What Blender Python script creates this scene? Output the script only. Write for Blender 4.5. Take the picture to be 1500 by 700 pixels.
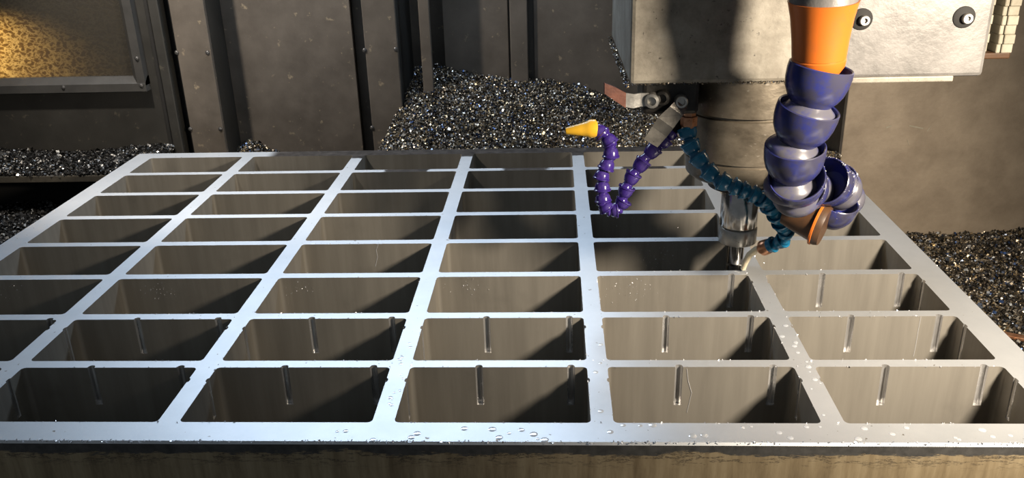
import bpy, bmesh, math, random
import numpy as np
from mathutils import Vector, Matrix
from mathutils.geometry import tessellate_polygon

# ------------------------------------------------------------------ units
# one grid unit = one pocket pitch = 0.2 m; z = 0 of the grid is the top face of the machined block
S = 0.2
Z0 = 1.3
def W(p): return Vector((p[0]*S, p[1]*S, (p[2]+Z0)*S))

for o in list(bpy.data.objects): bpy.data.objects.remove(o)
scn = bpy.context.scene
COL = scn.collection
rnd = random.Random(7)
rng = np.random.default_rng(11)

# ------------------------------------------------------------------ camera
F_PX, TILT, ROLL, YAW = 1265.79, 0.38882, -0.029777, -0.055267
CAM = np.array((0.78414, -6.94928, 2.21639))
def _axes():
    cy, sy, ct, st = math.cos(YAW), math.sin(YAW), math.cos(TILT), math.sin(TILT)
    f = np.array((sy*ct, cy*ct, -st)); r = np.array((cy, -sy, 0.0)); u = np.cross(r, f)
    cr, sr = math.cos(ROLL), math.sin(ROLL)
    return r*cr+u*sr, -r*sr+u*cr, f
AR, AU, AF = _axes()
def ray(x, y): return AR*(x-750)/F_PX - AU*(y-350)/F_PX + AF
def py(x, y, Y):                       # photo pixel on the plane Y = const (grid units)
    d = ray(x, y); return tuple(CAM + d*(Y-CAM[1])/d[1])
def pz(x, y, z=0.0):
    d = ray(x, y); return tuple(CAM + d*(z-CAM[2])/d[2])

cd = bpy.data.cameras.new('camera'); cam = bpy.data.objects.new('camera', cd); COL.objects.link(cam)
cd.sensor_fit = 'HORIZONTAL'; cd.sensor_width = 36.0; cd.lens = 36.0*F_PX/1500.0
cd.clip_start = 0.01; cd.clip_end = 50
m = Matrix.Identity(4)
for i in range(3):
    m[i][0] = AR[i]; m[i][1] = AU[i]; m[i][2] = -AF[i]
m.translation = W(CAM)
cam.matrix_world = m
scn.camera = cam

# ------------------------------------------------------------------ light
world = bpy.data.worlds.new('workshop'); scn.world = world; world.use_nodes = True
bg = world.node_tree.nodes['Background']
bg.inputs[0].default_value = (0.80, 0.90, 1.0, 1); bg.inputs[1].default_value = 0.10

def aim(o, target):
    d = W(target) - o.location
    o.rotation_euler = d.to_track_quat('-Z', 'Y').to_euler()
def spot(name, loc, target, power, color, angle, blend, radius):
    l = bpy.data.lights.new(name, 'SPOT'); o = bpy.data.objects.new(name, l); COL.objects.link(o)
    o.location = W(loc); aim(o, target); l.energy = power; l.color = color
    l.spot_size = math.radians(angle); l.spot_blend = blend; l.shadow_soft_size = radius
    return o
def area(name, loc, target, power, color, sx, sy):
    l = bpy.data.lights.new(name, 'AREA'); o = bpy.data.objects.new(name, l); COL.objects.link(o)
    o.location = W(loc); aim(o, target); l.energy = power; l.color = color
    l.shape = 'RECTANGLE'; l.size = sx; l.size_y = sy
    return o
spot('work_lamp_right', (3.8, -5.0, 2.15), (2.24, -1.75, 0.30), 68, (1.0, 0.87, 0.70), 86, 0.85, 0.052)
spot('work_lamp_left', (-3.1, -0.6, 3.6), (-2.0, 1.2, 0.6), 25, (1.0, 0.91, 0.80), 95, 0.5, 0.02)
area('overhead_fill', (-0.2, 0.9, 3.5), (0.0, -2.0, 0.0), 9.8, (0.66, 0.81, 1.0), 1.3, 0.12)  # added cool fill that brightens the block's top face, no fixture seen
spot('pane_glow_spot', (-4.95, 1.60, 1.06), (-4.60, 1.17, 0.88), 17, (1.0, 0.76, 0.42), 76, 0.7, 0.01)  # added behind the pane to imitate a golden lamp reflection

vs = scn.view_settings
vs.view_transform = 'Standard'; vs.look = 'None'; vs.exposure = 0.0; vs.gamma = 1.0; vs.use_curve_mapping = False

# ------------------------------------------------------------------ materials
class NT:
    def __init__(s, name):
        s.m = bpy.data.materials.new(name); s.m.use_nodes = True
        s.t = s.m.node_tree; s.n = s.t.nodes; s.b = s.n['Principled BSDF']
    def add(s, typ, **kw):
        n = s.n.new(typ)
        for k, v in kw.items(): setattr(n, k, v)
        return n
    def link(s, a, b): s.t.links.new(a, b)
    def coord(s, scale=(1, 1, 1)):
        tc = s.add('ShaderNodeTexCoord'); mp = s.add('ShaderNodeMapping')
        mp.inputs['Scale'].default_value = scale
        s.link(tc.outputs['Object'], mp.inputs['Vector']); return mp.outputs[0]
    def noise(s, vec, scale, detail=5, rough=0.6):
        n = s.add('ShaderNodeTexNoise'); n.inputs['Scale'].default_value = scale
        n.inputs['Detail'].default_value = detail; n.inputs['Roughness'].default_value = rough
        s.link(vec, n.inputs['Vector']); return n.outputs['Fac']
    def ramp(s, fac, stops):
        r = s.add('ShaderNodeValToRGB'); e = r.color_ramp.elements
        while len(e) < len(stops): e.new(0.5)
        for k, (p, c) in enumerate(stops):
            e[k].position = p; e[k].color = (*c, 1) if len(c) == 3 else c
        s.link(fac, r.inputs[0]); return r.outputs[0]
    def mix(s, fac, a, b, mode='MIX'):
        x = s.add('ShaderNodeMix', data_type='RGBA', blend_type=mode)
        for sock, v in ((x.inputs[0], fac), (x.inputs[6], a), (x.inputs[7], b)):
            if isinstance(v, (int, float)): sock.default_value = v
            elif isinstance(v, tuple): sock.default_value = (*v, 1)
            else: s.link(v, sock)
        return x.outputs[2]
    def math(s, op, a, b=0.0, c=0.0):
        x = s.add('ShaderNodeMath', operation=op)
        for i, v in enumerate((a, b, c)):
            if isinstance(v, (int, float)): x.inputs[i].default_value = v
            else: s.link(v, x.inputs[i])
        return x.outputs[0]
    def sstep(s, v, lo, hi):
        x = s.add('ShaderNodeMapRange', interpolation_type='SMOOTHSTEP')
        x.inputs[1].default_value = lo; x.inputs[2].default_value = hi
        s.link(v, x.inputs[0]); return x.outputs[0]
    def bump(s, h, strength, dist=0.002):
        b = s.add('ShaderNodeBump'); b.inputs['Strength'].default_value = strength; b.inputs['Distance'].default_value = dist
        s.link(h, b.inputs['Height']); s.link(b.outputs[0], s.b.inputs['Normal'])
    def fin(s, col=None, rough=0.5, metal=0.0, spec=0.5):
        if col is not None:
            if isinstance(col, tuple): s.b.inputs['Base Color'].default_value = (*col, 1)
            else: s.link(col, s.b.inputs['Base Color'])
        if isinstance(rough, (int, float)): s.b.inputs['Roughness'].default_value = rough
        else: s.link(rough, s.b.inputs['Roughness'])
        s.b.inputs['Metallic'].default_value = metal
        s.b.inputs['Specular IOR Level'].default_value = spec
        return s.m

def grimy(name, c1, c2, scale=12, rough=0.5, metal=0.0, bump=0.15, speck=None, speck_amt=0.0, stretch=(1, 1, 1), spec=0.5):
    t = NT(name); v = t.coord(stretch)
    n = t.noise(v, scale*2.4, 8, 0.65)
    col = t.ramp(n, [(0.32, c1), (0.68, c2)])
    f = t.noise(v, scale*14, 3, 0.6)
    if speck:
        k = t.math('MULTIPLY', t.sstep(f, 0.64, 0.74), speck_amt)
        col = t.mix(k, col, speck)
    if bump: t.bump(f, bump)
    r = t.math('MULTIPLY_ADD', n, 0.25, rough-0.12)
    return t.fin(col, r, metal, spec)

M = {}
# milled top of the block: bright bare steel with an unmilled, dark low patch along the far edge
def make_top():
    t = NT('milled_steel_top')
    tc = t.add('ShaderNodeTexCoord'); sep = t.add('ShaderNodeSeparateXYZ')
    geo = t.add('ShaderNodeNewGeometry')
    mp = t.add('ShaderNodeMapping'); mp.inputs['Scale'].default_value = (1/S, 1/S, 1/S)
    t.link(geo.outputs['Position'], mp.inputs['Vector']); t.link(mp.outputs[0], sep.inputs[0])
    X, Y = sep.outputs[0], sep.outputs[1]
    n1 = t.noise(mp.outputs[0], 6.0, 5, 0.6)
    jit = t.math('MULTIPLY_ADD', n1, 0.16, -0.08)
    Yj = t.math('ADD', Y, jit)
    inx = t.math('MULTIPLY', t.sstep(X, -1.86, -1.74), t.math('SUBTRACT', 1.0, t.sstep(X, 1.90, 2.0)))
    rear = t.math('MULTIPLY', t.sstep(Yj, 0.36, 0.40), inx)
    # middle stretches of the first cross rib
    fx = t.math('ABSOLUTE', t.math('SUBTRACT', t.math('FRACT', t.math('ADD', X, jit)), 0.52))
    mid = t.math('SUBTRACT', 1.0, t.sstep(fx, 0.17, 0.20))
    inx2 = t.math('MULTIPLY', t.sstep(X, -0.8, -0.75), t.math('SUBTRACT', 1.0, t.sstep(X, 1.75, 1.8)))
    rib = t.math('MULTIPLY', t.math('MULTIPLY', t.sstep(Y, -0.06, -0.05), mid), inx2)
    mask = t.math('MAXIMUM', rear, rib)
    base = t.ramp(t.noise(mp.outputs[0], 3.0, 6, 0.7), [(0.3, (0.64, 0.66, 0.68)), (0.7, (0.73, 0.745, 0.76))])
    pits = t.sstep(t.noise(mp.outputs[0], 30.0, 2, 0.5), 0.715, 0.745)
    base = t.mix(pits, base, (0.30, 0.27, 0.24))
    dark = t.ramp(t.noise(mp.outputs[0], 14.0, 6, 0.7), [(0.35, (0.045, 0.040, 0.037)), (0.7, (0.13, 0.115, 0.105))])
    col = t.mix(mask, base, dark)
    t.bump(t.noise(mp.outputs[0], 60.0, 3, 0.6), 0.04, 0.001)
    return t.fin(col, 0.50, 0.72)
M['top'] = make_top()
def make_wall():
    t = NT('milled_pocket_wall'); v = t.coord((1, 1, 0.08))
    v2 = t.coord((1, 1, 1))
    c = t.ramp(t.noise(v, 60, 5, 0.6), [(0.3, (0.245, 0.225, 0.193)), (0.7, (0.325, 0.30, 0.258))])
    blot = t.sstep(t.noise(v2, 9, 5, 0.6), 0.56, 0.75)
    c = t.mix(t.math('MULTIPLY', blot, 0.35), c, (0.13, 0.12, 0.105))
    t.bump(t.noise(v, 240, 3, 0.6), 0.10, 0.0006)
    return t.fin(c, 0.45, 0.35)
M['wall'] = make_wall()
def make_front():
    t = NT('scaled_steel_side')
    geo = t.add('ShaderNodeNewGeometry'); mp = t.add('ShaderNodeMapping'); mp.inputs['Scale'].default_value = (1/S, 1/S, 1/S)
    t.link(geo.outputs['Position'], mp.inputs['Vector'])
    sep = t.add('ShaderNodeSeparateXYZ'); t.link(mp.outputs[0], sep.inputs[0])
    z = t.math('SUBTRACT', sep.outputs[2], Z0)
    mv = t.add('ShaderNodeMapping'); mv.inputs['Scale'].default_value = (1, 1, 0.12); t.link(mp.outputs[0], mv.inputs['Vector'])
    mh = t.add('ShaderNodeMapping'); mh.inputs['Scale'].default_value = (0.35, 1, 1.6); t.link(mp.outputs[0], mh.inputs['Vector'])
    tan = t.ramp(t.noise(mv.outputs[0], 16, 6, 0.7), [(0.28, (0.22, 0.162, 0.092)), (0.5, (0.37, 0.285, 0.17)), (0.72, (0.50, 0.40, 0.25))])
    crack = t.math('ABSOLUTE', t.math('SUBTRACT', t.noise(mh.outputs[0], 9, 6, 0.75), 0.5))
    zone = t.math('MULTIPLY', t.math('SUBTRACT', 1.0, t.sstep(crack, 0.0, 0.03)), t.sstep(z, -0.15, -0.07))
    tan = t.mix(t.math('MULTIPLY', zone, 0.8), tan, (0.05, 0.042, 0.035))
    edge = t.math('ADD', z, t.math('MULTIPLY_ADD', t.noise(mh.outputs[0], 7, 6, 0.75), 0.15, -0.075))
    band = t.sstep(edge, -0.062, -0.052)
    grey = t.ramp(t.noise(mp.outputs[0], 20, 5, 0.6), [(0.3, (0.06, 0.058, 0.055)), (0.7, (0.12, 0.115, 0.108))])
    col = t.mix(band, tan, grey)
    return t.fin(col, 0.55, 0.1)
M['front'] = make_front()
M['groove'] = grimy('fresh_cut_groove', (0.42, 0.41, 0.40), (0.78, 0.77, 0.76), 40, 0.24, 0.72, 0.05, stretch=(1, 1, 0.2))
M['burr'] = NT('bright_burr').fin((0.95, 0.96, 1.0), 0.25, 0.6)
M['drop'] = NT('coolant_drop_glint').fin((0.74, 0.77, 0.81), 0.22, 0.45)  # pale opaque colour stands in for the drops' white highlights
M['paint'] = grimy('dark_enclosure_paint', (0.085, 0.071, 0.057), (0.140, 0.118, 0.096), 5, 0.52, 0.0, 0.12, (0.36, 0.29, 0.19), 0.6)
M['paint_door_shade'] = grimy('charcoal_door_and_shade', (0.026, 0.0245, 0.021), (0.038, 0.0355, 0.031), 5, 0.5, 0.0, 0.12, (0.20, 0.17, 0.12), 0.2)  # door paint, also used as painted shade on the strip flanges
M['frame'] = grimy('grey_frame_paint', (0.045, 0.043, 0.040), (0.062, 0.059, 0.055), 8, 0.42, 0.0, 0.1)
M['gap'] = NT('black_gap').fin((0.012, 0.011, 0.010), 0.8)
M['bolt'] = grimy('dull_bolt_steel', (0.10, 0.095, 0.09), (0.2, 0.19, 0.18), 60, 0.35, 0.7, 0.05)
M['rightwall'] = grimy('scuffed_way_cover', (0.27, 0.218, 0.162), (0.39, 0.32, 0.242), 6, 0.5, 0.15, 0.25, (0.32, 0.27, 0.2), 0.3)
def make_head():
    t = NT('stained_cast_head'); v = t.coord(); vs_ = t.coord((1, 1, 0.25))
    c = t.ramp(t.noise(v, 20, 9, 0.72), [(0.33, (0.13, 0.114, 0.09)), (0.5, (0.225, 0.203, 0.165)), (0.68, (0.32, 0.295, 0.248))])
    c = t.mix(t.math('MULTIPLY', t.sstep(t.noise(vs_, 34, 7, 0.72), 0.50, 0.68), 0.6), c, (0.20, 0.175, 0.14))
    c = t.mix(t.sstep(t.noise(v, 170, 4, 0.65), 0.64, 0.72), c, (0.05, 0.042, 0.035))
    t.bump(t.noise(v, 80, 4, 0.6), 0.2)
    return t.fin(c, 0.5, 0.1)
M['head'] = make_head()
M['plate'] = grimy('stained_grey_plate', (0.095, 0.09, 0.085), (0.20, 0.19, 0.182), 9, 0.45, 0.15, 0.2, (0.10, 0.09, 0.08), 0.6)
M['housing'] = grimy('oily_spindle_housing', (0.10, 0.083, 0.062), (0.27, 0.23, 0.175), 8, 0.34, 0.55, 0.15, (0.5, 0.46, 0.4), 0.35, (1, 1, 1.6))
M['darkmetal'] = grimy('dark_oily_metal', (0.018, 0.016, 0.014), (0.045, 0.041, 0.036), 20, 0.35, 0.5, 0.15)
M['chrome'] = grimy('ground_tool_steel', (0.55, 0.52, 0.48), (0.72, 0.69, 0.65), 30, 0.16, 1.0, 0.02)
M['carbide'] = grimy('dark_carbide', (0.16, 0.155, 0.15), (0.3, 0.29, 0.28), 40, 0.18, 1.0, 0.02)
M['bright'] = grimy('worn_bright_steel', (0.36, 0.345, 0.32), (0.56, 0.54, 0.50), 25, 0.3, 0.8, 0.08)
M['lever'] = grimy('oily_lever_steel', (0.13, 0.12, 0.105), (0.24, 0.225, 0.20), 25, 0.3, 0.6, 0.08)
M['red'] = grimy('worn_red_grip', (0.06, 0.02, 0.013), (0.15, 0.05, 0.028), 30, 0.45, 0.0, 0.1)
M['copper'] = grimy('copper_fitting', (0.42, 0.17, 0.08), (0.72, 0.40, 0.24), 40, 0.3, 0.7, 0.05)
def plastic(name, c, rough=0.3, dust=(0.45, 0.43, 0.42), amt=0.25, scale=40, lo=0.48, hi=0.72):
    t = NT(name); v = t.coord()
    k = t.math('MULTIPLY', t.sstep(t.noise(v, scale*1.6, 6, 0.7), lo, hi), amt)
    return t.fin(t.mix(k, c, dust), rough, 0.0)
M['purple'] = plastic('purple_hose_plastic', (0.036, 0.016, 0.165), 0.2, (0.30, 0.26, 0.42), 0.15)
M['teal'] = plastic('teal_hose_plastic', (0.009, 0.13, 0.25), 0.22, (0.08, 0.24, 0.36), 0.2)
M['blue'] = plastic('dusty_blue_hose_plastic', (0.024, 0.031, 0.175), 0.26, (0.050, 0.047, 0.058), 0.85, 14, 0.40, 0.62)
M['blueball'] = plastic('grey_dusted_blue_ball', (0.035, 0.042, 0.18), 0.32, (0.105, 0.10, 0.105), 0.9, 12, 0.36, 0.60)
M['orange'] = plastic('orange_plastic', (0.56, 0.135, 0.016), 0.38, (0.36, 0.11, 0.03), 0.5, 14)
M['brown'] = plastic('oily_brown_nozzle', (0.085, 0.042, 0.02), 0.4, (0.03, 0.022, 0.016), 0.7, 20)
M['yellow'] = plastic('yellow_nozzle_plastic', (0.82, 0.46, 0.03), 0.35, (0.6, 0.35, 0.05), 0.2)
M['cream'] = plastic('cream_tube', (0.72, 0.62, 0.42), 0.4)
M['ribbed'] = grimy('pale_ribbed_cover', (0.27, 0.24, 0.18), (0.42, 0.39, 0.31), 12, 0.45)
M['ledge'] = grimy('dirty_ledge_steel', (0.075, 0.066, 0.053), (0.13, 0.115, 0.09), 15, 0.5, 0.3)
M['table'] = grimy('machine_table_iron', (0.14, 0.135, 0.125), (0.24, 0.23, 0.215), 15, 0.4, 0.5)
def make_glass():
    t = NT('hammered_door_glass'); v = t.coord((1, 1, 1.5))
    wv = t.noise(v, 85, 3, 0.55)
    t.bump(wv, 0.25, 0.003)
    tr = t.add('ShaderNodeBsdfTranslucent'); tr.inputs[0].default_value = (0.75, 0.62, 0.38, 1)
    ridges = t.ramp(t.math('ABSOLUTE', t.math('SUBTRACT', wv, 0.5)), [(0.0, (1.0, 0.88, 0.60)), (0.09, (0.36, 0.26, 0.11))])
    t.link(ridges, tr.inputs[0])
    t.fin((0.055, 0.049, 0.040), 0.35)
    mx = t.add('ShaderNodeMixShader'); mx.inputs[0].default_value = 0.30
    out = t.n['Material Output']
    t.link(t.b.outputs[0], mx.inputs[1]); t.link(tr.outputs[0], mx.inputs[2]); t.link(mx.outputs[0], out.inputs[0])
    return t.m
M['glass'] = make_glass()
def make_chip(name, stops):
    t = NT(name); g = t.add('ShaderNodeNewGeometry')
    r = t.ramp(g.outputs['Random Per Island'], stops)
    for n in t.n:
        if n.type == 'VALTORGB': n.color_ramp.interpolation = 'CONSTANT'
    return t.fin(r, 0.33, 0.7)
M['chip'] = make_chip('steel_chips', [(0.0, (0.06, 0.055, 0.048)), (0.28, (0.15, 0.13, 0.108)), (0.52, (0.30, 0.25, 0.185)),
    (0.72, (0.55, 0.43, 0.26)), (0.83, (0.70, 0.65, 0.57)), (0.92, (0.20, 0.24, 0.33)), (0.96, (0.07, 0.13, 0.32)), (0.985, (0.75, 0.78, 0.80))])
M['greychip'] = make_chip('grey_steel_chips', [(0.0, (0.035, 0.034, 0.033)), (0.45, (0.075, 0.072, 0.068)), (0.75, (0.14, 0.135, 0.13)), (0.93, (0.40, 0.37, 0.32)), (0.97, (0.6, 0.58, 0.55))])
M['chipbed'] = grimy('packed_chip_bed', (0.018, 0.017, 0.015), (0.06, 0.053, 0.045), 60, 0.5, 0.5, 0.5)

# ------------------------------------------------------------------ mesh helpers (grid units in, metres out)
WL = {}
class MB:
    def __init__(s): s.v = []; s.f = []; s.mi = []
    def add(s, vs_, fs, mi=0):
        o = len(s.v); s.v += [tuple(p) for p in vs_]
        for f in fs: s.f.append(tuple(i+o for i in f)); s.mi.append(mi)
        return s
    def box(s, x0, x1, y0, y1, z0, z1, bev=0.0, mi=0, seg=2):
        bm = bmesh.new(); r = bmesh.ops.create_cube(bm, size=1.0)
        for v in bm.verts:
            v.co = Vector(((x0+x1)/2+v.co.x*(x1-x0), (y0+y1)/2+v.co.y*(y1-y0), (z0+z1)/2+v.co.z*(z1-z0)))
        if bev: bmesh.ops.bevel(bm, geom=list(bm.edges), offset=bev, segments=seg, profile=0.5, affect='EDGES')
        bm.verts.index_update()
        s.add([v.co for v in bm.verts], [[v.index for v in f.verts] for f in bm.faces], mi); bm.free(); return s
    def lathe(s, prof, c, d, n=20, mi=0, up=None):
        d = Vector(d).normalized(); c = Vector(c)
        a = d.orthogonal().normalized() if up is None else (Vector(up)-d*Vector(up).dot(d)).normalized()
        b = d.cross(a); vs_ = []; fs = []
        for r, h in prof:
            for k in range(n):
                t = 2*math.pi*k/n
                vs_.append(c + d*h + (a*math.cos(t)+b*math.sin(t))*max(r, 1e-5))
        for i in range(len(prof)-1):
            for k in range(n):
                k2 = (k+1) % n
                fs.append((i*n+k, i*n+k2, (i+1)*n+k2, (i+1)*n+k))
        fs.append(tuple(range(n-1, -1, -1))); fs.append(tuple((len(prof)-1)*n+k for k in range(n)))
        return s.add(vs_, fs, mi)
    def tube(s, pts, rad, n=10, mi=0):
        pts = [Vector(p) for p in pts]; vs_ = []; fs = []; prev = None
        for i, p in enumerate(pts):
            t = (pts[min(i+1, len(pts)-1)]-pts[max(i-1, 0)]).normalized()
            a = t.orthogonal().normalized() if prev is None else (prev-t*prev.dot(t)).normalized()
            prev = a; b = t.cross(a); r = rad[i] if isinstance(rad, (list, tuple)) else rad
            for k in range(n):
                w = 2*math.pi*k/n; vs_.append(p+(a*math.cos(w)+b*math.sin(w))*r)
        for i in range(len(pts)-1):
            for k in range(n):
                k2 = (k+1) % n; fs.append((i*n+k, i*n+k2, (i+1)*n+k2, (i+1)*n+k))
        fs.append(tuple(range(n-1, -1, -1))); fs.append(tuple((len(pts)-1)*n+k for k in range(n)))
        return s.add(vs_, fs, mi)
    def ribbon(s, pts, width_vecs, thick, mi=0):
        """flat bar along pts: width vector per point, thickness along the local normal"""
        pts = [Vector(p) for p in pts]; vs_ = []; fs = []
        for i, p in enumerate(pts):
            t = (pts[min(i+1, len(pts)-1)]-pts[max(i-1, 0)]).normalized()
            w = Vector(width_vecs[i]); n = t.cross(w).normalized()*thick/2
            vs_ += [p-w-n, p+w-n, p+w+n, p-w+n]
        for i in range(len(pts)-1):
            for k in range(4): fs.append((i*4+k, i*4+(k+1) % 4, (i+1)*4+(k+1) % 4, (i+1)*4+k))
        fs.append((3, 2, 1, 0)); e = (len(pts)-1)*4; fs.append((e, e+1, e+2, e+3))
        return s.add(vs_, fs, mi)
    def build(s, name, mats, parent=None, smooth=False, origin=None):
        P = np.array([tuple(p) for p in s.v], dtype=float)
        P[:, 2] += Z0; P *= S
        c = (P.min(0)+P.max(0))/2
        if origin is not None: c = np.array(W(origin))
        me = bpy.data.meshes.new(name); me.from_pydata((P-c).tolist(), [], s.f)
        if not isinstance(mats, (list, tuple)): mats = [mats]
        for mm in mats: me.materials.append(M[mm])
        if len(mats) > 1: me.polygons.foreach_set('material_index', s.mi)
        bm = bmesh.new(); bm.from_mesh(me); (bmesh.ops.recalc_face_normals(bm, faces=bm.faces) if len(s.f) < 20000 else None); bm.to_mesh(me); bm.free()
        if smooth:
            me.shade_smooth()
            try: me.set_sharp_from_angle(angle=math.radians(38))
            except Exception: pass
        me.update()
        o = bpy.data.objects.new(name, me); COL.objects.link(o)
        WL[o.name] = Vector(c)
        if parent is not None:
            o.parent = parent; o.location = Vector(c)-WL[parent.name]
        else: o.location = Vector(c)
        return o
def empty(name, loc):
    o = bpy.data.objects.new(name, None); COL.objects.link(o); o.location = W(loc); o.empty_display_size = 0.02
    WL[o.name] = W(loc); return o
def tag(o, label=None, cat=None, group=None, kind=None):
    if label: o['label'] = label
    if cat: o['category'] = cat
    if group: o['group'] = group
    if kind: o['kind'] = kind
    return o

# ------------------------------------------------------------------ the machined block
XL, XR, YF, YB = -3.075, 3.10, -3.855, 0.62
THK = 0.75
LRIB = [-2.0, -0.986, 0.0, 0.981, 1.988]; LH = 0.05
CRIB = [0.0, -0.524, -1.054, -1.579, -2.118, -2.664, -3.191]; CH = 0.033
XIL, XIR, YIF, YIB = -2.905, 2.935, -3.703, 0.472
FR = 0.024; GD = 0.22; GR = 0.019
cols = []                     # (x0, x1) of each pocket column
edges = [XIL] + [v for x in LRIB for v in (x-LH, x+LH)] + [XIR]
for k in range(6): cols.append((edges[2*k], edges[2*k+1]))

def notch_pts(p, q, n, t, dep=1.2):
    """half-round slot in the wall going p->q (2-D) at arc distance t; n = direction into the material"""
    p = Vector(p); q = Vector(q); d = (q-p).normalized(); c = p+d*t; n = Vector(n)
    A = []; B = []
    for k in range(7):
        w = math.pi*k/6
        B.append(c - d*GR*math.cos(w)); A.append(B[-1] + n*GR*dep*math.sin(w)**0.7 if 0 < k < 6 else B[-1].copy())
    return A, B

def piece(name, A, B, isnotch, parent, mats, front_edge=None):
    """plan outline A (with slots) down to GD, outline B below it; top face tessellated"""
    N = len(A); mb = MB(); z1 = -GD if any(isnotch) else -0.05
    ch = 0.010
    T = [Vector(p) for p in A]
    zt = [0.0]*N
    if front_edge:
        for i in range(N):
            if abs(A[i][1]-YF) < 1e-6: T[i] = Vector((A[i][0], A[i][1]+ch))
    vs_ = [(p[0], p[1], 0.0) for p in T] + [(p[0], p[1], -ch) for p in A] + [(p[0], p[1], z1) for p in A] + [(p[0], p[1], z1) for p in B] + [(p[0], p[1], -THK) for p in B]
    mb.add(vs_, [])
    for tri in tessellate_polygon([[Vector((p[0], p[1], 0)) for p in T]]):
        mb.f.append(tuple(tri)); mb.mi.append(0)
    for tri in tessellate_polygon([[Vector((p[0], p[1], 0)) for p in B]]):
        mb.f.append(tuple(i+4*N for i in tri)); mb.mi.append(1)
    for i in range(N):
        j = (i+1) % N
        nt = isnotch[i] and isnotch[i] == isnotch[j]
        outer = front_edge and abs(A[i][1]-YF) < 1e-6 and abs(A[j][1]-YF) < 1e-6
        wm = 2 if nt else (3 if outer else 1)
        mb.f.append((i, j, N+j, N+i)); mb.mi.append(0 if outer else wm)
        mb.f.append((N+i, N+j, 2*N+j, 2*N+i)); mb.mi.append(wm)
        if nt: mb.f.append((2*N+i, 2*N+j, 3*N+j, 3*N+i)); mb.mi.append(2)
        mb.f.append((3*N+i, 3*N+j, 4*N+j, 4*N+i)); mb.mi.append(3 if outer else 1)
    return mb.build(name, mats, parent, origin=(0, 0, 0))
PM = ['top', 'wall', 'groove', 'front']

block = empty('machined_block', (0, -1.6, -THK))
tag(block, 'large steel block milled into a grid of open rectangular pockets', 'machined part')

def cross_rib(xl, xr, yc, grooves):
    A = []; B = []; K = []
    def put(a, b=None, n=0): A.append(Vector(a)); B.append(Vector(b if b is not None else a)); K.append(n)
    def fil(cx, cy, a0, a1):
        for k in range(7):
            w = math.radians(a0+(a1-a0)*k/6); put((cx+FR*math.cos(w), cy+FR*math.sin(w)))
    # front face (-Y) left to right
    fil(xl+FR, yc-CH-FR, 180, 90)
    for g in grooves:
        a, b = notch_pts((xl, yc-CH), (xr, yc-CH), (0, 1), g-xl)
        nid = len(A)+1
        for p, q_ in zip(a, b): put(p, q_, nid)
    fil(xr-FR, yc-CH-FR, 90, 0)
    fil(xr-FR, yc+CH+FR, 0, -90)
    fil(xl+FR, yc+CH+FR, 270, 180)
    return piece('cross_rib', A, B, K, block, PM)
GX = [(-2.60, -2.10), (-1.59, -1.123), (-0.588, -0.136), (0.394, 0.852), (1.383, 1.841), (2.380, 2.847)]
for j, yc in enumerate(CRIB):
    for k, (x0, x1) in enumerate(cols):
        g = []
        if j in (5, 6): g = list(GX[k])
        if j == 4 and k == 5: g = list(GX[k])
        if j == 4 and k == 4: g = [GX[k][1]]
        cross_rib(x0, x1, yc, g)

def straight_bar(name, x0, x1, y0, y1, ys_left, ys_right):
    A = []; B = []; K = []
    def put(a, b=None, n=0): A.append(Vector(a)); B.append(Vector(b if b is not None else a)); K.append(n)
    put((x0, y0)); put((x1, y0))
    for y in sorted(ys_right):
        a, b = notch_pts((x1, y0), (x1, y1), (-1, 0), y-y0, 0.5)
        nid = len(A)+1
        for p, q_ in zip(a, b): put(p, q_, nid)
    put((x1, y1)); put((x0, y1))
    for y in sorted(ys_left, reverse=True):
        a, b = notch_pts((x0, y1), (x0, y0), (1, 0), y1-y, 0.5)
        nid = len(A)+1
        for p, q_ in zip(a, b): put(p, q_, nid)
    return piece(name, A, B, K, block, PM)
SY = [-3.345, -2.805]
for i, x in enumerate(LRIB):
    straight_bar('long_rib', x-LH, x+LH, YIF+FR, YIB-FR, SY + ([-2.25] if i == 4 else []), SY + ([-2.25] if i == 4 else []))
straight_bar('side_bar', XL, XIL, YIF+FR, YIB-FR, [], SY)
straight_bar('side_bar', XIR, XR, YIF+FR, YIB-FR, SY+[-2.25], [])
def end_bar(front):
    A = []; K = []
    yi = YIF if front else YIB; yo = YF if front else YB; sg = 1 if front else -1
    for k, (x0, x1) in enumerate(cols):
        for w in range(7):
            t = math.radians(w*15); A.append(Vector((x0+FR-FR*math.cos(t), yi+sg*(FR-FR*math.sin(t)))))
        for w in range(7):
            t = math.radians(90-w*15); A.append(Vector((x1-FR+FR*math.cos(t), yi+sg*(FR-FR*math.sin(t)))))
    A.append(Vector((XR, yi+sg*FR)))
    A.append(Vector((XR, yo))); A.append(Vector((XL, yo))); A.append(Vector((XL, yi+sg*FR)))
    return piece('end_bar', A, A, [False]*len(A), block, PM, front_edge=front)
end_bar(True); end_bar(False)

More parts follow.
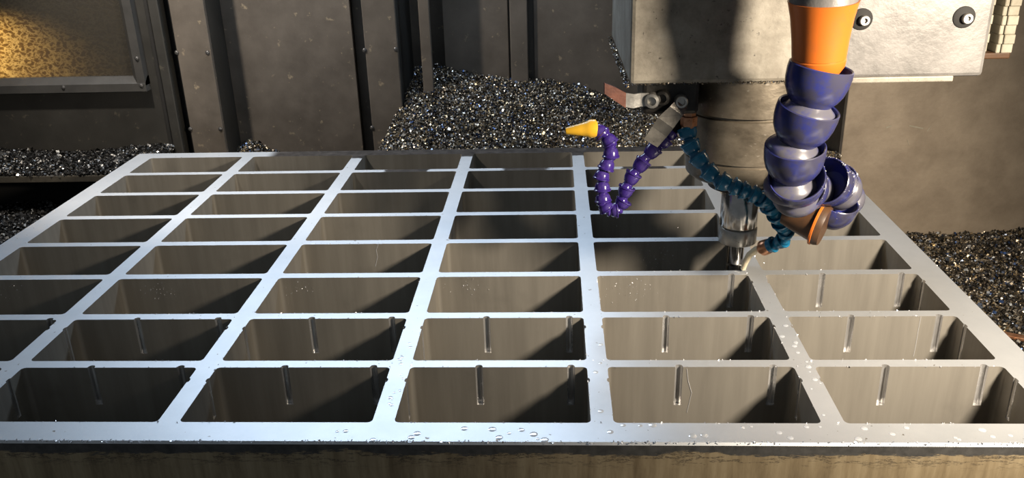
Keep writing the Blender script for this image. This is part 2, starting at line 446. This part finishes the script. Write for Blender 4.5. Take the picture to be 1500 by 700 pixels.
# burrs along the freshly cut edges, coolant drops on the front bar, chips stuck to pocket walls
def shard(mb, c, s, rz=None, mi=0):
    c = np.array(c); p = []
    for k in range(4):
        d = rng.normal(size=3); d /= np.linalg.norm(d); p.append(c+d*s)
    mb.add(p, [(0, 1, 2), (0, 1, 3), (0, 2, 3), (1, 2, 3)], mi)
mb = MB()
for _ in range(420):
    mb_x = rnd.uniform(-1.9, 2.9); shard(mb, (mb_x, YF+rnd.uniform(0.0, 0.012), rnd.uniform(-0.002, 0.004)), rnd.uniform(0.003, 0.009))
for _ in range(320):
    x = rnd.uniform(-1.7, 2.9); yc = rnd.choice([-3.703, -3.191, -3.191, -2.664, -2.664, -2.118])
    e = rnd.choice([-CH, CH]) if yc > -3.6 else 0
    shard(mb, (x, yc+e, 0.001), rnd.uniform(0.003, 0.0075))
for _ in range(170):
    i = rnd.choice([1, 2, 3, 4, 4, 3]); y = rnd.uniform(-3.65, -2.2 if i < 4 else -1.4)
    shard(mb, (LRIB[i]+rnd.choice([-LH, LH]), y, 0.001), rnd.uniform(0.002, 0.0065))
for _ in range(60):
    yc = rnd.choice([-1.054, -1.579]); shard(mb, (rnd.gauss(-0.55, 0.2), yc-CH+rnd.uniform(0, .02), 0.001), rnd.uniform(0.002, 0.005))
tag(mb.build('burrs', 'burr', block), kind='stuff')
mb = MB()
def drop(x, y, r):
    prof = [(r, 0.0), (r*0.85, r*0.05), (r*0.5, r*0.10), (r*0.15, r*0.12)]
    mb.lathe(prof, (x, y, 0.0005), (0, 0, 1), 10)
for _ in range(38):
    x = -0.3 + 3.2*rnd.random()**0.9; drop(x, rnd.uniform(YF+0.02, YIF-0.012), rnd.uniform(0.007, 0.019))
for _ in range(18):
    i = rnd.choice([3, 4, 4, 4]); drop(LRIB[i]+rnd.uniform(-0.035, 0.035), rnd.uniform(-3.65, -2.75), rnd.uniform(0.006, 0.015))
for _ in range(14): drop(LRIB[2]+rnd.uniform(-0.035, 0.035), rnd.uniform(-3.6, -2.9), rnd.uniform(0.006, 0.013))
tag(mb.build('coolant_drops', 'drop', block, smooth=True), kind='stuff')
mb = MB()
def stuck(px, py_, yc, n, sx, sz, smax=0.006):
    c = py(px, py_, yc-CH-0.001)
    for _ in range(n):
        x = c[0]+rnd.gauss(0, sx); z = min(c[2]+rnd.gauss(0, sz), -0.01)
        k = [a for a, b in cols if a+.02 < x < b-.02]
        if k: shard(mb, (x, yc-CH-0.001, z), rnd.uniform(0.0015, smax))
stuck(228, 425, -2.118, 45, 0.07, 0.03); stuck(432, 425, -2.118, 40, 0.08, 0.03); stuck(690, 420, -2.118, 30, 0.07, 0.04)
stuck(920, 425, -2.118, 60, 0.09, 0.05); stuck(960, 372, -1.579, 70, 0.14, 0.05); stuck(905, 325, -1.054, 30, 0.10, 0.04); stuck(15, 425, -2.118, 25, 0.05, 0.04)
stuck(1180, 380, -1.579, 14, 0.12, 0.05)
tag(mb.build('stuck_chips', 'burr', block), kind='stuff')

mb = MB()
for yc, pl in ((-3.191, [(1006, 540), (1008, 558), (1013, 575), (1009, 592), (1006, 604)]), (-2.664, [(1349, 464), (1345, 484), (1341, 508), (1338, 522)]), (-1.579, [(554, 358), (551, 366), (553, 376), (550, 390)])):
    mb.tube([py(*p, yc-CH-0.0005) for p in pl], 0.0016, 5)
tag(mb.build('scratches', 'burr', block), kind='stuff')

# machine table under the block
tbl = empty('machine_table', (0, -1.6, -1.3))
tag(tbl, 'dark iron machine table carrying the pocketed steel block', 'machine table')
for k in range(6):
    y0 = -3.75 + k*0.72
    MB().box(-3.05, 3.05, y0, y0+0.62, -0.95, -0.75, 0.01).build('table_land', 'table', tbl)
MB().box(-3.05, 3.05, -3.75, 0.47, -1.10, -0.949, 0.01).build('table_body', 'table', tbl)
MB().box(-1.6, 1.6, -3.2, 0.2, -1.3, -1.099, 0.01).build('saddle', 'darkmetal', tbl)

# ------------------------------------------------------------------ enclosure
tag(MB().box(-8.0, 8.0, -6.0, 2.4, -1.36, -1.30).build('floor', 'ledge'), kind='structure')
wl = tag(MB().box(-8.0, -7.9, -4.5, 2.4, -1.32, 3.2).build('wall_left', 'paint_door_shade'), kind='structure')
wr = tag(MB().box(7.9, 8.0, -4.5, 2.4, -1.32, 3.2).build('wall_right', 'rightwall'), kind='structure')

back = tag(empty('wall_back', (0, 1.6, -1.3)), kind='structure')
ZT = 3.2
MB().box(-3.0, 3.6, 2.0, 2.06, -1.3, ZT).build('rear_sheet', 'paint', back)
MB().box(-2.79, -2.462, 1.15, 1.20, -1.0, ZT, 0.006).build('cover_strip', 'paint', back)
MB().box(-2.50, -2.462, 1.1995, 1.56, -1.0, ZT).build('strip_flange', 'paint_door_shade', back)  # darker paint stands in for shade on the strip's side face
MB().box(-2.4625, -1.19, 1.55, 1.60, -1.0, ZT, 0.006).build('wall_panel', 'paint', back)
MB().box(-0.99, -0.682, 1.15, 1.20, -1.0, ZT, 0.006).build('cover_strip', 'paint', back)
MB().box(-0.72, -0.682, 1.1995, 2.01, -1.0, ZT).build('strip_flange', 'paint_door_shade', back)  # side face darkened by colour, like the first strip's
MB().box(-1.195, -0.719, 1.66, 1.69, -1.0, ZT).build('channel_back', 'paint', back)
MB().box(-0.485, -0.385, 1.28, 1.34, -0.6, ZT, 0.006).build('upright_bar', 'paint', back)
MB().box(-0.30, 0.335, 1.60, 1.66, -1.0, ZT, 0.006).build('wall_panel', 'paint', back)
MB().box(-0.30, -0.26, 1.655, 2.01, -1.0, ZT).build('panel_flange', 'paint_door_shade', back)
MB().box(0.325, 0.36, 1.625, 1.66, -1.0, ZT).build('panel_seam', 'paint_door_shade', back)
MB().box(0.355, 0.525, 1.54, 1.66, -1.0, ZT, 0.008).build('upright_beam', 'paint', back)
MB().box(0.52, 0.595, 1.615, 1.66, -1.0, ZT).build('panel_seam', 'paint_door_shade', back)
MB().box(0.585, 3.45, 1.60, 1.66, -1.0, ZT, 0.006).build('wall_panel', 'paint', back)
rw = MB().box(3.40, 7.95, 0.80, 0.88, -1.3, ZT, 0.008).build('way_cover', 'rightwall', back)
MB().box(3.40, 3.46, 0.8795, 1.62, -1.3, ZT).build('way_cover_flange', 'darkmetal', back)
def bolt_at(px, py_, Y, r, parent, mat='bolt'):
    c = py(px, py_, Y)
    return MB().lathe([(r*1.25, 0.0), (r*1.25, r*0.25), (r, r*0.3), (r*0.95, r*0.7), (r*0.6, r*0.95), (r*0.15, r*1.0)], (c[0], Y+0.002, c[2]), (0, -1, 0), 14).build('bolt', mat, parent, True)
strips = [o for o in back.children if o.name.startswith('cover_strip')]
strips.sort(key=lambda o: o.location.x)
for p in ((259, 77), (304, 77), (279, 189), (323, 189)): bolt_at(*p, 1.15, 0.017, strips[0])
for p in ((534, 73.5), (579.5, 72), (545, 187)): bolt_at(*p, 1.15, 0.017, strips[1])
# scuffs on the way cover
for a, b in (((1298, 187), (1306, 184)), ((1332, 184), (1352, 188)), ((1329, 204), (1331, 212)), ((1358, 192), (1364, 184))):
    A_, B_ = py(*a, 0.799), py(*b, 0.799)
    MB().ribbon([A_, B_], [(0, 0, 0.006)]*2, 0.004).build('scuff', 'ribbed', rw)

# left door with window
door = tag(empty('door_1', (-5.0, 1.15, -1.0)), 'charcoal enclosure door with framed hammered glass window', kind='structure')
DX1 = -2.88
fxr, fzb = -3.104, 0.49              # outer frame corner
ixr, izb = -3.235, 0.62
MB().box(-7.9, DX1, 1.15, 1.25, -0.6, izb-0.0).build('door_panel', 'paint_door_shade', door)
MB().box(ixr, DX1, 1.15, 1.25, izb-0.001, ZT).build('door_panel', 'paint_door_shade', door)
MB().box(-2.975, DX1, 1.115, 1.151, -0.6, ZT, 0.010).build('door_lip', 'paint_door_shade', door)
MB().box(-3.02, -2.985, 1.138, 1.151, -0.6, ZT, 0.004).build('door_seam', 'gap', door)
fr = tag(MB().box(-7.0, -6.9, 1.05, 1.15, 0.49, ZT, 0.005).build('window_frame', 'frame', door))
# bottom and right members with a bevel towards the glass
def member(profile, axis, a, b, name):
    n = len(profile); v = []
    for t in (a, b):
        for (u, y) in profile: v.append((t, y, u) if axis == 'x' else (u, y, t))
    f = [tuple(range(n-1, -1, -1)), tuple(range(n, 2*n))]
    for k in range(n): f.append((k, (k+1) % n, n+(k+1) % n, n+k))
    return MB().add(v, f).build(name, 'frame', fr)
member([(fzb, 1.15), (fzb, 1.05), (fzb+0.075, 1.05), (izb+0.005, 1.115), (izb+0.005, 1.15)], 'x', -7.0, fxr, 'frame_rail')
member([(fxr, 1.151), (fxr, 1.052), (fxr-0.08, 1.052), (ixr-0.005, 1.115), (ixr-0.005, 1.151)], 'z', fzb+0.055, ZT, 'frame_stile')
for p in ((93, 128), (207, 125), (200.5, 85.5)): bolt_at(*p, 1.05, 0.017, fr)
MB().box(-6.95, ixr+0.01, 1.165, 1.175, izb-0.02, ZT).build('window_pane', 'glass', door)
MB().box(-2.95, -2.70, 1.30, 1.33, -1.0, ZT).build('door_gap_dark', 'gap', back)  # black backing standing for the dark inside the door gap

# ledge and chips ------------------------------------------------
led = tag(MB().box(-7.9, -2.95, 0.60, 1.16, -0.262, -0.20, 0.004).build('trim_1', 'ledge'), kind='structure')
MB().box(-7.9, -2.95, 1.0, 1.15, -1.0, -0.2615).build('ledge_shade', 'gap', led)  # black sheet standing for the shade beneath the ledge

def chip_heap(name, label, zf, x0, x1, y0, y1, n, size, lump=0.03, keep=None, step=0.05, mat='chip'):
    """a bed following zf(x, y) with n loose curled chips lying on it"""
    nx = int((x1-x0)/step)+1; ny = int((y1-y0)/step)+1
    mb = MB(); V = []; 
    ph = rng.uniform(0, 6.28, 8)
    def lumpf(x, y):
        return lump*(np.sin(x*7+ph[0]+np.sin(y*5+ph[1]))*0.5+np.sin(y*11+ph[2]+2*np.sin(x*3+ph[3]))*0.35+np.sin(x*23+ph[4])*np.sin(y*19+ph[5])*0.4)
    for j in range(ny+1):
        for i in range(nx+1):
            x = x0+(x1-x0)*i/nx; y = y0+(y1-y0)*j/ny
            V.append((x, y, zf(x, y)+float(lumpf(x, y))-size*0.3))
    Fc = []
    for j in range(ny):
        for i in range(nx):
            a = j*(nx+1)+i
            q4 = (a, a+1, a+nx+2, a+nx+1)
            if keep is None or all(keep(V[k][0], V[k][1], V[k][2]) for k in q4): Fc.append(q4)
    mb.add(V, Fc, 1)
    xs = rng.uniform(x0, x1, n); ys = rng.uniform(y0, y1, n)
    zs = np.array([zf(a, b) for a, b in zip(xs, ys)]) + lumpf(xs, ys)
    if keep is not None:
        ok = np.array([keep(a, b, c) for a, b, c in zip(xs, ys, zs)]); xs, ys, zs = xs[ok], ys[ok], zs[ok]
    n = len(xs); u = lambda lo, hi: rng.uniform(lo, hi, (n, 1))
    s_ = size*u(0.45, 1.3)*np.where(u(0, 1) < 0.04, 1.7, 1.0)
    def unit(a): return a/np.linalg.norm(a, axis=1, keepdims=True)
    ax = unit(rng.normal(size=(n, 3))); bx = unit(np.cross(ax, rng.normal(size=(n, 3)))); cx = np.cross(ax, bx)
    c = np.stack([xs, ys, zs], 1); c[:, 2:] += u(-0.2, 0.9)*size
    w = s_*u(0.22, 0.42); cu = u(0.15, 0.5)*s_
    P = np.stack([c-ax*s_*0.5-bx*w, c-ax*s_*0.5+bx*w, c+cx*cu-bx*w*1.2, c+cx*cu+bx*w*1.2, c+ax*s_*0.5-bx*w, c+ax*s_*0.5+bx*w], 1).reshape(-1, 3)
    base = len(mb.v); k = base+6*np.arange(n)[:, None]
    f = np.concatenate([k+np.array([[0, 1, 3, 2]]), k+np.array([[2, 3, 5, 4]])], 0)
    mb.v += [tuple(q) for q in P.tolist()]; mb.f += [tuple(q) for q in f.tolist()]; mb.mi += [0]*len(f)
    o = mb.build(name, [mat, 'chipbed'])
    return tag(o, label, 'metal chips', kind='stuff')

HX = [-0.95, -0.727, -0.55, -0.383, -0.047, 0.358, 0.698, 1.036, 1.377, 1.789, 2.6, 3.4]
HZ = [0.33, 0.53, 0.58, 0.60, 0.50, 0.43, 0.44, 0.35, 0.21, 0.06, -0.15, -0.3]
def heap_z(x, y):
    top = float(np.interp(x, HX, HZ)); base = -0.13
    left = max(0.0, -0.60-x)                       # falls away towards the door side
    t = (y-0.63)/(1.6-0.63)
    z = base+(top-base)*min(1.2, max(0.0, t))**0.9
    if x < -0.60: z = min(z, 0.62-1.75*left+0.10*(y-1.15) - 0.18)
    return z
chip_heap('swarf_pile', 'tall glittering pile of steel chips heaped behind the block', heap_z, -1.05, 3.36, 0.64, 1.58, 80000, 0.0195, 0.016,
          keep=lambda x, y, z: z > -0.35 and not (x < -0.66 and y > 1.14))
chip_heap('swarf_bed', 'loose steel chips covering the pan beside the way cover', lambda x, y: -0.95+0.05*max(0, x-4.4), 3.12, 7.4, -3.4, 0.79, 90000, 0.023, 0.02)
chip_heap('swarf_ridge', 'low ridge of grey chips lying on the ledge under the door', lambda x, y: -0.195+0.10*max(0.0, (y-0.62)/0.5)**0.8*(1+0.35*math.sin(x*2.2+1.0)), -6.0, -2.96, 0.605, 1.14, 22000, 0.025, 0.010, mat='greychip')
chip_heap('swarf_bed', 'grey chips piled low in the pan beneath the door ledge', lambda x, y: -0.62+0.02*math.sin(x*4), -6.2, -3.12, -2.6, 0.98, 40000, 0.027, 0.02, mat='greychip')
chip_heap('swarf_heap', 'tiny heap of chips in the corner of the riveted strip', lambda x, y: -0.135-0.55*abs(x+2.33)-0.3*abs(y-1.5), -2.46, -2.02, 1.22, 1.545, 700, 0.026, 0.006)

# ------------------------------------------------------------------ spindle head
HY = -2.40; HXL = 1.178; HXR = 2.99; HZB = 1.222
head = empty('milling_unit', (2.0, -1.2, HZB))
tag(head, 'dirty cream cast milling head carrying the spindle over the block', 'milling head')
MB().box(HXL, 2.06, HY, -0.9, HZB, 3.1, 0.022).build('head_casting', 'head', head)
MB().box(2.05, HXR, HY-0.004, -0.9, HZB+0.012, 3.1, 0.022).build('front_plate', 'plate', head)
MB().box(2.16, 2.84, HY-0.012, HY+0.2, HZB-0.010, HZB+0.02, 0.006).build('drip_edge', 'head', head)
MB().box(1.5, 2.7, -0.91, 1.62, HZB+0.15, 3.0, 0.02).build('ram', 'darkmetal', head)
for p in ((1262, 28), (1412, 25)):
    c = py(*p, HY-0.004); r = 0.052
    b = MB().lathe([(r*1.05, 0.0), (r*1.05, 0.006), (r*0.92, 0.010), (r*0.05, 0.010)], (c[0], HY-0.003, c[2]), (0, -1, 0), 24).build('counterbore', 'gap', head, True)
    MB().lathe([(r*0.50, 0.006), (r*0.50, 0.030), (r*0.44, 0.036), (r*0.24, 0.036), (r*0.22, 0.022), (r*0.02, 0.022)], (c[0]+0.008, HY-0.004, c[2]-0.004), (0, -1, 0), 18).build('socket_screw', 'bright', b, True)
c = py(1278, 126, HY+0.15)
MB().lathe([(0.028, -0.03), (0.028, 0.03), (0.018, 0.04)], (c[0], HY+0.15, HZB+0.01), (0, 0, -1), 12).build('drain_plug', 'darkmetal', head, True)
mb = MB()
e0, e1 = Vector((HXL-0.006, -0.92, HZB+0.0)), Vector((HXL-0.004, HY+0.02, HZB-0.004))
for _ in range(900):
    t = rnd.random(); p = e0.lerp(e1, t); shard(mb, (p.x-rnd.uniform(0, 0.018), p.y, p.z+rnd.uniform(-0.012, 0.02)), rnd.uniform(0.004, 0.012))
for _ in range(260):
    shard(mb, (rnd.uniform(HXL, 2.1), HY-rnd.uniform(0, 0.006), HZB+rnd.uniform(0.0, 0.008)), rnd.uniform(0.003, 0.007))
tag(mb.build('clinging_chips', 'chip', head), kind='stuff')
# ribbed conduit covers at the right of the head
rb = empty('cable_cover', (3.42, -1.5, 1.18)); tag(rb, 'pale ribbed cable cover standing beside the milling head', 'cable cover')
for x0, x1, y0 in ((3.28, 3.40, -1.55), (3.43, 3.455, -1.60), (3.462, 3.525, -1.60)):
    mb = MB(); 
    for k in range(34):
        z = 1.20+k*0.055; mb.box(x0, x1, y0-0.012*(k % 2), y0+0.22, z, z+0.0555, 0.004, seg=1)
    mb.build('ribbed_strip', 'ribbed', rb)
MB().box(3.33, 3.52, -1.60, -1.36, 1.165, 1.202, 0.008).build('end_cap', 'brown', rb)
MB().box(2.98, 3.5, -1.40, -1.3, 1.9, 3.0, 0.01).build('mounting_bracket', 'darkmetal', rb)

# spindle, collet holder and cutter
TX, TY = 1.884, -2.0
sp = empty('spindle', (TX, TY, 0.5)); tag(sp, 'oily spindle nose with steel collet holder and dark end mill', 'spindle')
MB().lathe([(0.30, 0.60), (0.325, 0.62), (0.335, 0.72), (0.326, 0.722), (0.326, 0.738), (0.340, 0.74), (0.340, 0.985), (0.328, 0.99), (0.328, 1.006), (0.364, 1.012), (0.364, 1.228)], (TX, TY, 0), (0, 0, 1), 56).build('spindle_housing', 'housing', sp, True)
MB().lathe([(0.15, 0.515), (0.19, 0.525), (0.19, 0.60), (0.25, 0.622), (0.28, 0.66)], (TX, TY, 0), (0, 0, 1), 40).build('spindle_nose', 'darkmetal', sp, True)
MB().lathe([(0.10, 0.265), (0.111, 0.272), (0.111, 0.485), (0.105, 0.495), (0.128, 0.50), (0.128, 0.525), (0.10, 0.53)], (TX+0.006, TY, 0), (0, 0, 1), 40).build('collet_chuck', 'chrome', sp, True)
MB().lathe([(0.045, 0.158), (0.108, 0.160), (0.114, 0.166), (0.115, 0.252), (0.110, 0.260), (0.098, 0.262), (0.098, 0.27)], (TX+0.006, TY, 0), (0, 0, 1), 40).build('collet_nut', 'bright', sp, True)
def cutter():
    mb = MB(); n = 24; vs_ = []; fs = []; H = 26; r0 = 0.051
    for i in range(H+1):
        z = -0.22+0.395*i/H; tw = i*0.16 if z < 0.02 else 0.0
        for k in range(n):
            a = 2*math.pi*k/n+tw*0.7; fl = (0.82+0.18*abs(math.cos(1.5*(2*math.pi*k/n)))) if z < 0.02 else 1.0
            vs_.append((TX+r0*fl*math.cos(a), TY-0.0+r0*fl*math.sin(a), z))
    for i in range(H):
        for k in range(n): fs.append((i*n+k, i*n+(k+1) % n, (i+1)*n+(k+1) % n, (i+1)*n+k))
    fs.append(tuple(range(n-1, -1, -1))); fs.append(tuple(H*n+k for k in range(n)))
    return mb.add(vs_, fs).build('end_mill', 'carbide', sp, True)
cutter()

# ------------------------------------------------------------------ coolant manifold and hoses
man = empty('coolant_manifold', (1.5, -2.2, 1.0)); tag(man, 'black coolant valve manifold under the milling head with two levers', 'valve manifold')
c0 = py(975, 140, -2.30)
MB().box(c0[0]-0.13, c0[0]+0.17, -2.37, -2.05, 1.05, HZB+0.02, 0.02).build('manifold_block', 'darkmetal', man)
for px_, py_ in ((957, 146), (972, 142)):
    c = py(px_, py_, -2.37)
    MB().lathe([(0.040, 0), (0.044, 0.02), (0.038, 0.05), (0.024, 0.055), (0.022, 0.03)], (c[0], -2.36, c[2]), (-0.25, -1, 0), 18).build('valve_stem', 'bright' if px_ < 960 else 'darkmetal', man, True)
c = py(998, 149, -2.40)
MB().lathe([(0.036, -0.05), (0.036, 0.02), (0.030, 0.028), (0.020, 0.028), (0.018, 0.012)], (c[0], -2.39, c[2]), (0, -1, 0), 20).build('pivot_bolt', 'bright', man, True)
# short lever with a red grip pointing at the chip pile
Pl = [py(938, 146, -2.38), py(928, 148, -2.39), py(914, 146, -2.40)]
MB().ribbon([py(960, 145, -2.37)]+Pl, [(0, 0, 0.034), (0, 0, 0.036), (0, 0, 0.038), (0, 0, 0.038)], 0.012).build('lever_shank', 'bright', man)
MB().ribbon([py(916, 146.5, -2.40), py(900, 137, -2.41), py(885, 129, -2.42)], [(0, 0, 0.040), (0, 0, 0.036), (0, 0, 0.028)], 0.026).build('lever_grip', 'red', man)
# bare bent lever crossing in front of the purple hose
pts = [py(998, 152, -2.395), py(990, 163, -2.42), py(975, 180, -2.44), py(966, 193, -2.44), py(953, 210, -2.46)]
wv = [Vector((0.030, 0, -0.022)), Vector((0.034, 0.0, -0.026)), Vector((0.040, -0.01, -0.028)), Vector((0.038, -0.01, -0.026)), Vector((0.036, -0.01, -0.020))]
MB().ribbon(pts, wv, 0.012).build('bare_lever', 'lever', man)

def hose_profile(r, L):
    return [(0.5*r, -0.30*L), (0.86*r, -0.48*L), (1.04*r, -0.48*L), (1.06*r, -0.36*L), (0.95*r, -0.30*L), (0.90*r, -0.02*L), (0.74*r, 0.24*L), (0.60*r, 0.31*L), (0.58*r, 0.40*L), (0.64*r, 0.50*L), (0.74*r, 0.62*L), (0.6*r, 0.80*L)]
def flexible_hose(root, pts, rad, mat, n=20, prof=hose_profile):
    """pts = segment centres from the fitting to the nozzle"""
    P = [Vector(p) for p in pts]
    for i, p in enumerate(P):
        a = P[max(i-1, 0)]; b = P[min(i+1, len(P)-1)]
        t = (b-a); L = t.length/(2 if 0 < i < len(P)-1 else 1); t.normalize()
        r = rad[i] if isinstance(rad, list) else rad
        L = max(L, r*0.9)
        MB().lathe(prof(r, L), p, t, n).build('hose_segment', mat, root, True)

def zp(x, y): return (800+x/2.915, 100+y/2.915)
pur = [(522, 285), (495, 318), (447, 360), (400, 418), (362, 473), (337, 530), (322, 580), (286, 606), (250, 588), (242, 548), (240, 500), (240, 452), (262, 408), (277, 355), (264, 302), (222, 266)]
Yp = np.interp(range(len(pur)), [0, 4, 8, 15], [-2.28, -2.34, -2.36, -2.30])
hp = empty('coolant_hose', py(1000, 185, -2.3)); tag(hp, 'purple segmented coolant hose curling up to a yellow nozzle', 'coolant hose', 'segmented coolant hoses')
ppts = [py(*zp(*p), float(Y)) for p, Y in zip(pur, Yp)]
flexible_hose(hp, ppts, 0.046, 'purple')
MB().tube([py(1000, 172, -2.22), py(990, 186, -2.25), ppts[0]], 0.03, 12).build('hose_stub', 'darkmetal', hp, True)
a = Vector(ppts[-1]); tipv = Vector(py(*zp(84, 268), -2.30)); base = Vector(py(*zp(198, 258), -2.30))
dv = tipv-base; ln = dv.length; 
MB().lathe([(0.030, -0.03), (0.050, -0.02), (0.052, 0.012), (0.044, 0.03), (0.036, 0.06), (0.020, ln*0.97), (0.017, ln), (0.010, ln*0.98)], base, dv, 20).build('nozzle', 'yellow', hp, True)

def zt(x, y): return (960+x/2.333, 120+y/2.333)
tl = [(113, 180), (126, 228), (157, 272), (193, 316), (240, 346), (280, 362), (310, 374), (344, 388), (376, 406), (398, 434), (420, 464), (434, 492), (444, 522), (424, 548), (388, 560)]
Yt = np.interp(range(len(tl)), [0, 4, 8, 12, 14], [-2.30, -2.42, -2.46, -2.34, -2.26])
ht = empty('coolant_hose', py(1008, 175, -2.3)); tag(ht, 'teal segmented coolant hose bending down to the cutter', 'coolant hose', 'segmented coolant hoses')
tpts = [py(*zt(*p), float(Y)) for p, Y in zip(tl, Yt)]
flexible_hose(ht, tpts, [0.054]*5+[0.052]*7+[0.046]*3, 'teal')
c = py(1009, 178, -2.30)
MB().lathe([(0.040, 0), (0.046, 0.01), (0.046, 0.06), (0.036, 0.065), (0.036, 0.20)], (c[0], -2.30, c[2]-0.03), (0, 0, 1), 6).build('copper_fitting', 'copper', ht)
e0 = Vector(tpts[-1]); e1 = Vector(py(*zt(362, 570), -2.22)); dd = e1-e0
MB().lathe([(0.030, -0.02), (0.044, 0.0), (0.046, 0.03), (0.046, 0.048), (0.034, 0.05), (0.030, 0.07)], e0, dd, 18).build('copper_ring', 'copper', ht, True)
tp = [e1-dd*0.15, Vector(py(*zt(345, 572), -2.20)), Vector(py(*zt(322, 590), -2.17)), Vector(py(*zt(308, 615), -2.13)), Vector(py(*zt(300, 638), -2.11))]
MB().tube(tp, [0.018, 0.020, 0.020, 0.018, 0.016], 12).build('coolant_tube', 'cream', ht, True)

# the big dusty blue hose with orange couplings
hb = empty('coolant_hose', py(1200, 0, -2.9)); tag(hb, 'thick dusty blue segmented hose hanging from an orange coupling', 'coolant hose', 'segmented coolant hoses')
def big_profile(r):
    return [(0.55*r, 0.25*r), (0.80*r, 0.0), (0.90*r, -0.30*r), (0.93*r, -0.46*r), (0.97*r, -0.49*r), (1.0*r, -0.46*r), (1.01*r, -0.25*r), (0.985*r, 0.05*r), (0.92*r, 0.32*r), (0.80*r, 0.55*r), (0.68*r, 0.70*r), (0.62*r, 0.78*r)]
def ball_profile(r):
    return [(0.55*r, 0.6*r), (0.64*r, 0.74*r), (0.70*r, 0.82*r), (0.82*r, 0.92*r), (0.89*r, 1.04*r), (0.90*r, 1.2*r), (0.86*r, 1.36*r), (0.7*r, 1.52*r)]
big = [  # centre px, Y, axis direction (grid x, y, z), radius
    ((1197, 118), -2.90, (-0.18, 0.05, -1.0), 0.148),
    ((1178, 176), -2.89, (-0.20, 0.18, -1.0), 0.146),
    ((1163, 231), -2.86, (0.04, 0.24, -1.0), 0.144),
    ((1167, 266), -2.84, (0.25, 0.72, -0.70), 0.136),
    ((1177, 275), -2.69, (0.5, 0.75, -0.4), 0.128),
    ((1215, 268), -2.60, (0.62, 0.62, -0.45), 0.126),
    ((1227, 275), -2.48, (0.5, 0.55, -0.65), 0.120),
    ((1222, 306), -2.52, (-0.15, 0.30, -1.0), 0.114)]
for k, (p, Y, d, r) in enumerate(big):
    c = py(*p, Y)
    sg_ = MB().lathe(big_profile(r), c, d, 40).build('hose_segment', 'blue', hb, True)
    if k not in (7,): MB().lathe(ball_profile(r), c, d, 36).build('ball_joint', 'blueball', sg_, True)
ct = Vector(py(1206, 4, -2.92)); cb = Vector(py(1198, 100, -2.90)); dv = cb-ct; ln = dv.length
MB().lathe([(0.155, -0.01), (0.152, 0.0), (0.138, ln*0.22), (0.126, ln*0.55), (0.120, ln*0.82), (0.117, ln*0.83), (0.122, ln*0.85), (0.118, ln*0.95), (0.09, ln*1.1)], ct, dv, 36).build('orange_coupling', 'orange', hb, True)
up = [ct+Vector((0, 0, -0.02)), ct+Vector((0, 0, 0.20)), ct+Vector((0.0, 0.10, 0.34)), ct+Vector((0, 0.30, 0.42)), Vector((ct.x, HY+0.012, ct.z+0.43))]
MB().tube(up, 0.148, 28).build('supply_pipe', 'plate', hb, True)
nb = Vector(py(1203, 330, -2.64)); nt = Vector(py(1150, 310, -2.54)); dv = nt-nb
MB().lathe([(0.105, -0.02), (0.112, 0.0), (0.112, 0.025), (0.100, 0.03), (0.080, dv.length*0.7), (0.066, dv.length), (0.05, dv.length*0.98)], nb, dv, 30).build('nozzle_end', 'brown', hb, True)
MB().lathe([(0.108, 0), (0.117, 0.004), (0.117, 0.014), (0.108, 0.018)], nb+dv.normalized()*0.012, dv, 30).build('orange_ring', 'orange', hb, True)
mb = MB()
for (p, Y, d, r) in big[3:]:
    c = Vector(py(*p, Y)); ax = Vector(d).normalized(); a_ = ax.orthogonal().normalized(); b_ = ax.cross(a_)
    for _ in range(150):
        w = rnd.uniform(0, 6.283); rad_ = a_*math.cos(w)+b_*math.sin(w)
        if rad_.z < -0.3 or rnd.random() > 0.35+0.65*max(0, rad_.z): continue
        h = -0.47 if rnd.random() < 0.55 else rnd.uniform(-0.4, 0.3)
        shard(mb, c+ax*h*r+rad_*r*(0.985 if h < 0 else 0.97), rnd.uniform(0.003, 0.008))
tag(mb.build('clinging_chips', 'burr', hb), kind='stuff')

# pale offcut lying on the chips at the right
MB_p = MB().box(-0.16, 0.16, -0.03, 0.03, -0.012, 0.012, 0.004)
Rm = Matrix.Rotation(-0.5, 3, 'Z'); cc = Vector(pz(1492, 494, -0.91))
MB_p.v = [tuple(Rm @ Vector(v)+cc) for v in MB_p.v]
tag(MB_p.build('steel_strip', 'copper'), 'small rusty steel strip lying on the loose chips', 'metal strip')
